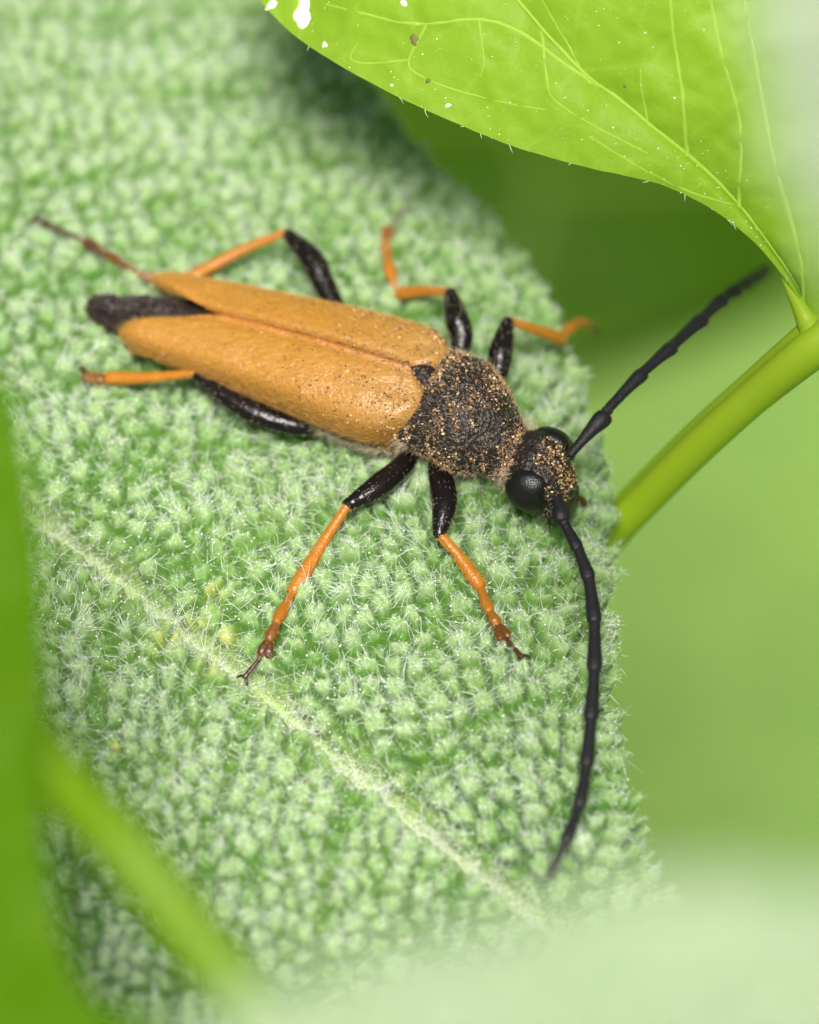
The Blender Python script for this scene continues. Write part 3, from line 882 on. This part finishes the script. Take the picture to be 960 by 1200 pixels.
# far side, front / middle / hind
leg([B(1.7, -0.7, 1.7)] + pts([(582, 442, 1.9), (588, 408, 2.2), (595, 378, 2.25)]), 0.40,
    pts([(598, 376, 2.25), (627, 386, 1.5), (656, 396, 0.5)]), 0.22,
    [P(657, 394, 0.4), P(671, 382, -0.1), P(681, 377, -0.5), P(688, 378, -0.9), P(696, 384, -1.4)], [0.21, 0.20, 0.18, 0.085], [0.0, 0.1, 0.35, 0.7, 0.85])
leg([B(-0.2, -0.9, 1.5)] + pts([(540, 405, 1.9), (535, 372, 2.25), (528, 344, 2.3)]), 0.40,
    pts([(526, 342, 2.3), (497, 341, 1.7), (466, 344, 1.0)]), 0.225,
    [P(464, 341, 1.0), PL(455, 308, 0.28), PL(451, 285, 0.22), PL(455, 270, 0.2), PL(472, 243, 0.15)], [0.21, 0.19, 0.18, 0.085], [0.0, 0.05, 0.2, 0.55, 0.93])
leg([B(-2.6, -1.2, 1.3)] + pts([(386, 345, 1.8), (366, 304, 2.1), (338, 275, 2.1)]), 0.40,
    pts([(333, 273, 2.1), (284, 293, 1.6), (214, 330, 1.0)]), 0.22,
    [P(212, 331, 0.95), PL(166, 322, 0.28), PL(126, 298, 0.22), PL(104, 285, 0.2), PL(42, 256, 0.15)], [0.16, 0.16, 0.16, 0.10], [0.0, 0.6, 0.75, 0.9, 0.96])

# antennae
def antenna(pts_, radii, serr, bend_side):
    p = [np.asarray(q) for q in pts_]
    def seg(a, b, r0, r1, first=False):
        m = 16; t = np.linspace(0, 1, m)
        C = spline([a, b], m)
        prof = np.interp(t, [0, 0.08, 0.25, 0.75, 0.92, 1.0], [0.85, 0.95, 0.9, 1.02, 1.05, 0.92])
        R = prof * (r0 + (r1 - r0) * t ** 1.3)
        fn = (lambda uu, th: 1 + serr * np.clip((uu - 0.55) / 0.4, 0, 1) ** 2 * np.exp(-((th - bend_side) / 0.8) ** 2))
        return tube(C, R, 16, 0.9, fn=fn)
    V, F, N, T = seg(p[0], p[1], radii[0] * 0.55, radii[0] * 1.0, True)
    o = mesh_obj('antenna', V, F, MAT_ANT, beetle)
    HV, HN, HT = [V], [N], [T]
    for k in range(1, len(p) - 1):
        V, F, N, T = seg(p[k], p[k + 1], radii[k] * 0.84, radii[k] * 1.02)
        mesh_obj('antenna_segment', V, F, MAT_ANT, o); HV.append(V); HN.append(N); HT.append(T)
    HV, HN, HT = map(np.vstack, (HV, HN, HT))
    i = rng.integers(0, len(HV), 1500)
    hairs('hair', o, HV[i], norm(HN[i] * 0.35 + HT[i] * 0.9 + 0.12 * rng.normal(size=(1500, 3))), 0.06 + 0.07 * rng.random(1500), 0.0045, MAT_DARKHAIR, npts=3, curl=0.15)
far_a = [(669, 532, 2.75), (706, 489, 3.1), (712, 480, 3.1), (752, 438, 3.1), (787, 407, 2.9), (823, 374, 2.4), (846, 351, 1.7), (862, 340, 0.9), (874, 332, 0.0), (885, 325, -1.0), (894, 319, -2.0), (900, 314, -2.9)]
antenna([P(*q) for q in far_a], [0.27, 0.16, 0.20, 0.205, 0.22, 0.23, 0.23, 0.23, 0.22, 0.20, 0.16], 0.55, 2.2)
near_a = [(651, 574, 2.35), (659, 606, 2.25), (662, 614, 2.25), (677, 642, 2.2), (690, 676, 2.15), (697, 726, 2.05), (697, 783, 1.95), (693, 840, 1.85), (688, 895, 1.75), (680, 942, 1.7), (664, 984, 1.7), (645, 1024, 1.75)]
antenna([P(*q) for q in near_a], [0.27, 0.16, 0.19, 0.21, 0.22, 0.22, 0.215, 0.21, 0.195, 0.17, 0.12], 0.22, 1.2)

# ------------------------------------------------------------------ smooth leaves
class Sheet:
    """leaf surface as a height field through control points given as pixel + height"""
    def __init__(L, ctrl, deg=2):
        q = np.array([P(*c) for c in ctrl]); L.c = q[:, :2].mean(0); L.s = 10.0; L.deg = deg
        L.k = np.linalg.lstsq(L.basis(q[:, 0], q[:, 1]), q[:, 2], rcond=None)[0]
    def basis(L, x, y):
        x = (x - L.c[0]) / L.s; y = (y - L.c[1]) / L.s
        return np.stack([x ** i * y ** j for i in range(L.deg + 1) for j in range(L.deg + 1 - i)], -1)
    def z(L, x, y): return L.basis(x, y) @ L.k
    def at(L, px, py, dz=0.0):
        px, py = np.broadcast_arrays(np.asarray(px, float), np.asarray(py, float))
        d = CD + CR * ((px - 480) / FPX)[..., None] + CU * ((600 - py) / FPX)[..., None]
        z = np.full(px.shape, float(L.k[0]))
        for _ in range(25):
            p = CP + d * ((z - CP[2]) / d[..., 2])[..., None]
            z = 0.5 * z + 0.5 * (L.z(p[..., 0], p[..., 1]) + dz)
        return CP + d * ((z - CP[2]) / d[..., 2])[..., None]

def blade_grid(sheet, left, mid, right, nt_=160, nv=120, fold=0.4, wav=0.15, seed=0):
    Lp, Mp, Rp = spline(left, nt_), spline(mid, nt_), spline(right, nt_)
    v = np.linspace(-1, 1, nv)
    px = np.where(v[None] < 0, Mp[:, :1] * (1 + v)[None] + Lp[:, :1] * (-v)[None], Mp[:, :1] * (1 - v)[None] + Rp[:, :1] * v[None])
    py = np.where(v[None] < 0, Mp[:, 1:] * (1 + v)[None] + Lp[:, 1:] * (-v)[None], Mp[:, 1:] * (1 - v)[None] + Rp[:, 1:] * v[None])
    G = sheet.at(px, py)
    N = grid_normals(G)
    if (N[..., 2]).mean() < 0: N = -N
    G = G + N * (-fold * np.exp(-np.abs(v)[None] / 0.18) + wav * vnoise(px / 60, py / 60, seed) + 0.3 * wav * vnoise(px / 18, py / 18, seed + 1))[..., None]
    return G, N, px, py

def smooth_leaf(name, label, sheet, left, mid, right, mat, vein_mat, veins=(), **kw):
    G, N, px, py = blade_grid(sheet, left, mid, right, **kw)
    nt_, nv = G.shape[:2]
    root = empty(name, G[0, nv // 2])
    tag(root, label, 'leaf')
    n = nt_ * nv; F = grid_faces(nt_, nv)
    idx = np.arange(n).reshape(nt_, nv)
    ring = np.concatenate([idx[0], idx[1:, -1], idx[-1, -2::-1], idx[-2:0:-1, 0]]); r2 = np.roll(ring, -1)
    V = np.concatenate([G.reshape(-1, 3), (G - N * 0.16).reshape(-1, 3)])
    mesh_obj('blade', V, np.vstack([F, F[:, ::-1] + n, np.stack([ring, r2, r2 + n, ring + n], -1)]), mat, root)
    C = G[:, nv // 2] - N[:, nv // 2] * 0.03
    Vt, Ft, _, _ = tube(C[::2], np.linspace(0.12, 0.06, len(C[::2])), 10, 0.6)
    mesh_obj('midrib', Vt, Ft, vein_mat, root)
    kx, ky = px.ravel(), py.ravel(); gp = G.reshape(-1, 3); gn = N.reshape(-1, 3)
    def on_surface(a, b):
        d2 = (kx - a) ** 2 + (ky - b) ** 2
        k_ = np.argpartition(d2, 8)[:8]; wt = 1 / (d2[k_] + 0.5); wt = wt[:, None] / wt.sum()
        return (gp[k_] * wt).sum(0), norm((gn[k_] * wt).sum(0))
    for (path, r) in veins:
        q = spline(path, 46)
        res = [on_surface(a, b) for a, b in q]
        c = np.array([k_[0] for k_ in res]); nn = np.array([k_[1] for k_ in res])
        for _ in range(2): c[1:-1] = (c[:-2] + c[1:-1] * 2 + c[2:]) / 4
        lat = norm(np.cross(np.gradient(c, axis=0), nn))
        rr = (0.8 * r * np.linspace(1.0, 0.55, len(c)) * (1 + 0.25 * rng.normal(size=len(c)) * 0.4))[:, None]
        prof = [(-1.0, -0.10), (-0.6, 0.12), (0.0, 0.26), (0.6, 0.12), (1.0, -0.10)]
        Vt = np.stack([c + lat * rr * x_ + nn * rr * z_ for x_, z_ in prof], 1)
        mesh_obj('vein', Vt.reshape(-1, 3), grid_faces(len(c), 5), vein_mat, root)
    return root, G, N, px, py

# bright leaf at the top right
sh = Sheet([(300, -10, 9.2), (470, 115, 9.6), (660, 190, 9.2), (830, 243, 8.2), (915, 320, 6.6), (950, 392, 5.2), (900, 290, 7.4), (820, 200, 9.2), (690, 95, 11.0), (590, -10, 12.4), (1000, 250, 8.6), (960, 50, 12.6), (480, -80, 12.6), (880, -80, 14.6)])
left = [(950, 398), (940, 360), (915, 320), (880, 280), (830, 243), (760, 212), (660, 189), (560, 155), (470, 115), (400, 78), (340, 38), (300, -12), (285, -80), (300, -160), (340, -230)]
mid = [(953, 396), (935, 340), (900, 288), (862, 240), (820, 198), (775, 160), (730, 125), (690, 95), (650, 55), (610, 10), (570, -35), (520, -90), (470, -140), (410, -190), (345, -235)]
right = [(956, 396), (975, 350), (1000, 300), (1020, 250), (1035, 190), (1045, 120), (1045, 50), (1030, -20), (1000, -80), (950, -130), (880, -180), (780, -215), (650, -240), (500, -250), (350, -240)]
veins = [([(700, 103), (660, 36 + 40), (610, 40), (562, 22), (487, 28), (420, 14), (380, 4)], 0.10),
         ([(500, 28), (478, 70), (490, 88), (540, 108), (600, 122), (640, 128)], 0.055), ([(478, 70), (430, 74), (410, 68), (418, 50)], 0.05),
         ([(560, 24), (566, 70), (562, 90)], 0.045), ([(632, 36), (640, 90), (652, 118), (700, 150), (760, 180)], 0.06),
         ([(805, 186), (800, 110), (790, 50), (785, -10)], 0.09), ([(866, 246), (868, 150), (845, 60), (830, -10)], 0.08),
         ([(945, 372), (938, 300), (910, 200), (890, 100), (870, -10)], 0.11), ([(760, 150), (752, 110), (750, 80)], 0.05),
         ([(690, 100), (640, 10), (620, -20)], 0.05), ([(860, 242), (800, 222), (740, 190), (690, 160)], 0.05)]
bl, Gb, Nb, pxb, pyb = smooth_leaf('smooth_leaf', 'bright yellow-green smooth leaf with pale net veins and a thick grooved stem', sh, left, mid, right, MAT_LEAF, MAT_VEIN, veins, nt_=200, nv=160, fold=0.35, wav=0.35, seed=21)
# its stem: grooved, dropping behind the sage leaf's edge to the ground
def grooved(C, R, depth=0.28):
    return tube(C, R, 28, 1.0, fn=lambda u, th: 1 - depth * np.exp(-((np.angle(np.exp(1j * (th - GROOVE)))) / 0.5) ** 2))
GROOVE = 0.6
Cst = spline([P(1040, 335, 6.2), P(985, 378, 5.4), P(940, 412, 4.6), P(880, 462, 2.9), P(820, 516, 1.0), P(760, 575, -1.2), P(715, 622, -3.0), P(660, 690, -7), P(600, 780, -20), P(560, 900, -70), P(540, 980, -262)], 110)
V, F, _, _ = grooved(Cst, np.interp(np.linspace(0, 1, 110), [0, 0.18, 0.3, 0.6, 1], [0.74, 0.78, 0.68, 0.68, 1.1]))
mesh_obj('stem', V, F, MAT_STEM, bl)
Cpt = spline([sh.at(920, 312)[()] - BZ * 0.55, sh.at(943, 360)[()] - BZ * 0.40, P(952, 393, 5.1), P(940, 416, 4.5), P(905, 447, 3.6)], 30)
V, F, _, _ = tube(Cpt, np.interp(np.linspace(0, 1, 30), [0, 0.3, 0.6, 1], [0.10, 0.34, 0.50, 0.42]), 16)
mesh_obj('petiole', V, F, MAT_STEM, bl)
MAT_WHITE = mat_simple('white_blotch', (0.72, 0.76, 0.60), 0.6)
MAT_BROWNSPOT = mat_simple('brown_speck', (0.12, 0.13, 0.03), 0.7)
kx, ky = pxb.ravel(), pyb.ravel(); gp_, gn_ = Gb.reshape(-1, 3), Nb.reshape(-1, 3)
def spot(px, py, r, mat, seed, asp=1.0):
    n = 22; th = np.linspace(0, 2 * math.pi, n, endpoint=False)
    rr = r * (1 + 0.45 * np.array([vnoise(np.array([math.cos(a) * 1.7 + seed]), np.array([math.sin(a) * 1.7]), seed)[0] for a in th]) * 2)
    i0 = int(np.argmin((kx - px) ** 2 + (ky - py) ** 2)); nn = gn_[i0]; c = gp_[i0]
    e1 = norm(np.cross(nn, [0, 1.0, 0.2])); e2 = np.cross(nn, e1)
    o1 = c + nn * 0.006 + (np.cos(th) * rr)[:, None] * e1 + (np.sin(th) * rr * asp)[:, None] * e2
    o2 = c + nn * 0.035 + 0.8 * ((np.cos(th) * rr)[:, None] * e1 + (np.sin(th) * rr * asp)[:, None] * e2)
    V = np.vstack([o1, o2, [c + nn * 0.045]])
    F = [(k, (k + 1) % n, n + (k + 1) % n, n + k) for k in range(n)] + [(n + k, n + (k + 1) % n, 2 * n) for k in range(n)]
    mesh_obj('spot', V, F, mat, bl)
for k, (a, b, r, mt, asp) in enumerate([(350, 15, 0.40, MAT_WHITE, 1.2), (318, 5, 0.22, MAT_WHITE, 0.7), (377, 50, 0.09, MAT_WHITE, 1), (474, 3, 0.10, MAT_WHITE, 1), (524, 125, 0.10, MAT_WHITE, 0.6),
                                       (503, 94, 0.10, MAT_BROWNSPOT, 0.7), (485, 47, 0.16, MAT_BROWNSPOT, 1.1), (730, 101, 0.05, MAT_BROWNSPOT, 1), (460, 101, 0.05, MAT_WHITE, 0.8)]):
    spot(a, b, r, mt, 300 + k, asp)
vis = np.where((kx > 300) & (kx < 900) & (ky > 0))[0]
i = vis[rng.integers(0, len(vis), 150)]
grains('gland', bl, gp_[i] + gn_[i] * 0.015, 0.012 + 0.018 * rng.random(150) ** 3, MAT_GLAND, 0.1, True)
le = Gb[:, 0]; i = rng.integers(20, 150, 14)
hairs('hair', bl, le[i], norm(np.array([0.3, -0.6, -0.2]) + 0.5 * rng.normal(size=(14, 3))), 0.10 + 0.16 * rng.random(14), 0.008, MAT_FUZZ, curl=0.3)

# dark leaf close to the lens at the left, with its stalk
def PD(px, py, depth):          # a point at this distance from the lens
    return CP + ray(px, py) * depth
def zof(px, py, depth): return float(PD(px, py, depth)[2])
sh2 = Sheet([(x, y, zof(x, y, d)) for x, y, d in ((-200, 400, 138), (10, 480, 137), (40, 800, 135), (50, 1000, 133), (-250, 1000, 133), (-100, 1300, 130), (100, 1300, 130), (-100, 800, 135))])
left2 = [(-160, 330), (-300, 450), (-400, 620), (-440, 800), (-420, 1000), (-340, 1200), (-200, 1380), (-60, 1480)]
mid2 = [(-150, 330), (-160, 450), (-175, 620), (-180, 800), (-170, 1000), (-140, 1200), (-90, 1380), (-50, 1480)]
right2 = [(-140, 330), (-5, 440), (42, 600), (52, 800), (56, 1000), (105, 1165), (250, 1255), (-40, 1480)]
dl, *_ = smooth_leaf('deep_green_leaf', 'deep green blurred leaf with a curved stalk crossing over the hairy leaf', sh2, left2, mid2, right2, MAT_DARKLEAF, MAT_DARKSTEM, fold=0.5, wav=0.3, nt_=90, nv=70, seed=5)
Cd = spline([PD(-20, 760, 136), PD(60, 900, 136.5), PD(130, 975, 137), PD(200, 1060, 137), PD(262, 1140, 137), PD(330, 1215, 137), PD(420, 1310, 140), PD(520, 1500, 150), PD(540, 1900, 190), P(480, 1500, GZ)], 80)
V, F, _, _ = tube(Cd, np.interp(np.linspace(0, 1, 80), [0, 0.1, 0.4, 1], [0.5, 0.74, 0.76, 1.2]), 16)
mesh_obj('stalk', V, F, MAT_DARKSTEM, dl)

# sage leaves close to the lens, far out of focus
def near_sage(name, label, px_tip, px_base, depth_tip, depth_base, halfw, face, seed, petiole_to):
    tip, base_ = PD(*px_tip, depth_tip), PD(*px_base, depth_base)
    a, b, u = rot_frame(tip - base_, face)
    Ln = np.linalg.norm(tip - base_)
    wr_ = [(0, 0.5), (0.06 * Ln, 0.55 * halfw), (0.2 * Ln, 0.92 * halfw), (0.4 * Ln, halfw), (0.65 * Ln, 0.82 * halfw), (0.85 * Ln, 0.5 * halfw), (0.96 * Ln, 0.22 * halfw), (Ln, 0.05)]
    L = SageLeaf(base_, a, b, u, wr_, wr_, 0, Ln, seed, roll=1.2)
    return build_sage(L, name, label, 1, np.linspace(0, Ln, 260), 150, 9000, 16000, 0, mat=MAT_SAGE_DOWNY, petiole=[base_ + (base_ - tip) * 0.35 + np.array([0, 0, -12]), petiole_to])
near_sage('sage_leaf', 'pale downy sage leaf, blurred, hanging over the tip of the hairy leaf', (-160, 1580), (1500, 1470), 108, 100, 7.6, (0.05, -0.55, 0.8), 61, np.array([150, -50, GZ]))
near_sage('sage_leaf', 'greyish sage leaf, blurred, hanging in front of the bright smooth leaf', (1095, 440), (1130, -520), 112, 108, 3.9, (-0.2, -0.5, 0.8), 63, np.array([170, 30, GZ]))

# leaves far below, blurred to plain colour
def back_leaf(name, label, c_px, z, ln, wd, yaw, tilt, mat, seed):
    c = P(*c_px, z)
    a = np.array([math.cos(yaw), math.sin(yaw), 0]); b = np.array([-a[1], a[0], 0]) * math.cos(tilt) + np.array([0, 0, math.sin(tilt)]); u = np.cross(a, b)
    n, m_ = 60, 40
    s = np.linspace(0, 1, n)[:, None]; v = np.linspace(-1, 1, m_)[None]
    W = wd * np.sin(np.pi * s ** 0.85) ** 0.8 + 0.3
    X = (s - 0.5) * ln + 0 * v; Y = v * W
    Z = -0.10 * ln * (2 * s - 1) ** 2 - 0.10 * wd * v ** 2 - 0.06 * wd * np.exp(-np.abs(v) / 0.1) + 1.2 * vnoise(X / 9, Y / 9, seed)
    G = c + X[..., None] * a + Y[..., None] * b + Z[..., None] * u
    N = grid_normals(G); N = N if N[..., 2].mean() > 0 else -N
    root = empty(name, G[0, m_ // 2]); tag(root, label, 'leaf')
    k = n * m_; F = grid_faces(n, m_)
    idx = np.arange(k).reshape(n, m_)
    ring = np.concatenate([idx[0], idx[1:, -1], idx[-1, -2::-1], idx[-2:0:-1, 0]]); r2 = np.roll(ring, -1)
    mesh_obj('blade', np.concatenate([G.reshape(-1, 3), (G - N * 0.3).reshape(-1, 3)]), np.vstack([F, F[:, ::-1] + k, np.stack([ring, r2, r2 + k, ring + k], -1)]), mat, root)
    Vt, Ft, _, _ = tube(G[:, m_ // 2] + N[:, m_ // 2] * 0.1, np.linspace(0.9, 0.3, n), 10, 0.6)
    mesh_obj('midrib', Vt, Ft, MAT_VEIN, root)
    e = G[0, m_ // 2]
    Vt, Ft, _, _ = tube(spline([e + a * 1, e - a * 8 - np.array([0, 0, 3]), e - a * 16 + np.array([0, 0, -40]), np.array([e[0] - 18 * a[0], e[1] - 18 * a[1], GZ - 6])], 30), np.linspace(0.9, 1.3, 30), 10)
    mesh_obj('petiole', Vt, Ft, MAT_STEM, root)
back_leaf('garden_leaf', 'wide pale green leaf, blurred, far below the thick grooved stem', (1130, 760), -95, 110, 42, math.radians(80), 0.0, MAT_BGLIGHT, 71)
back_leaf('garden_leaf', 'green leaf with shade put into its colour, blurred, far below the edge of the bright smooth leaf', (540, 20), -90, 90, 22, math.radians(12), 0.1, MAT_BGSHADE, 72)
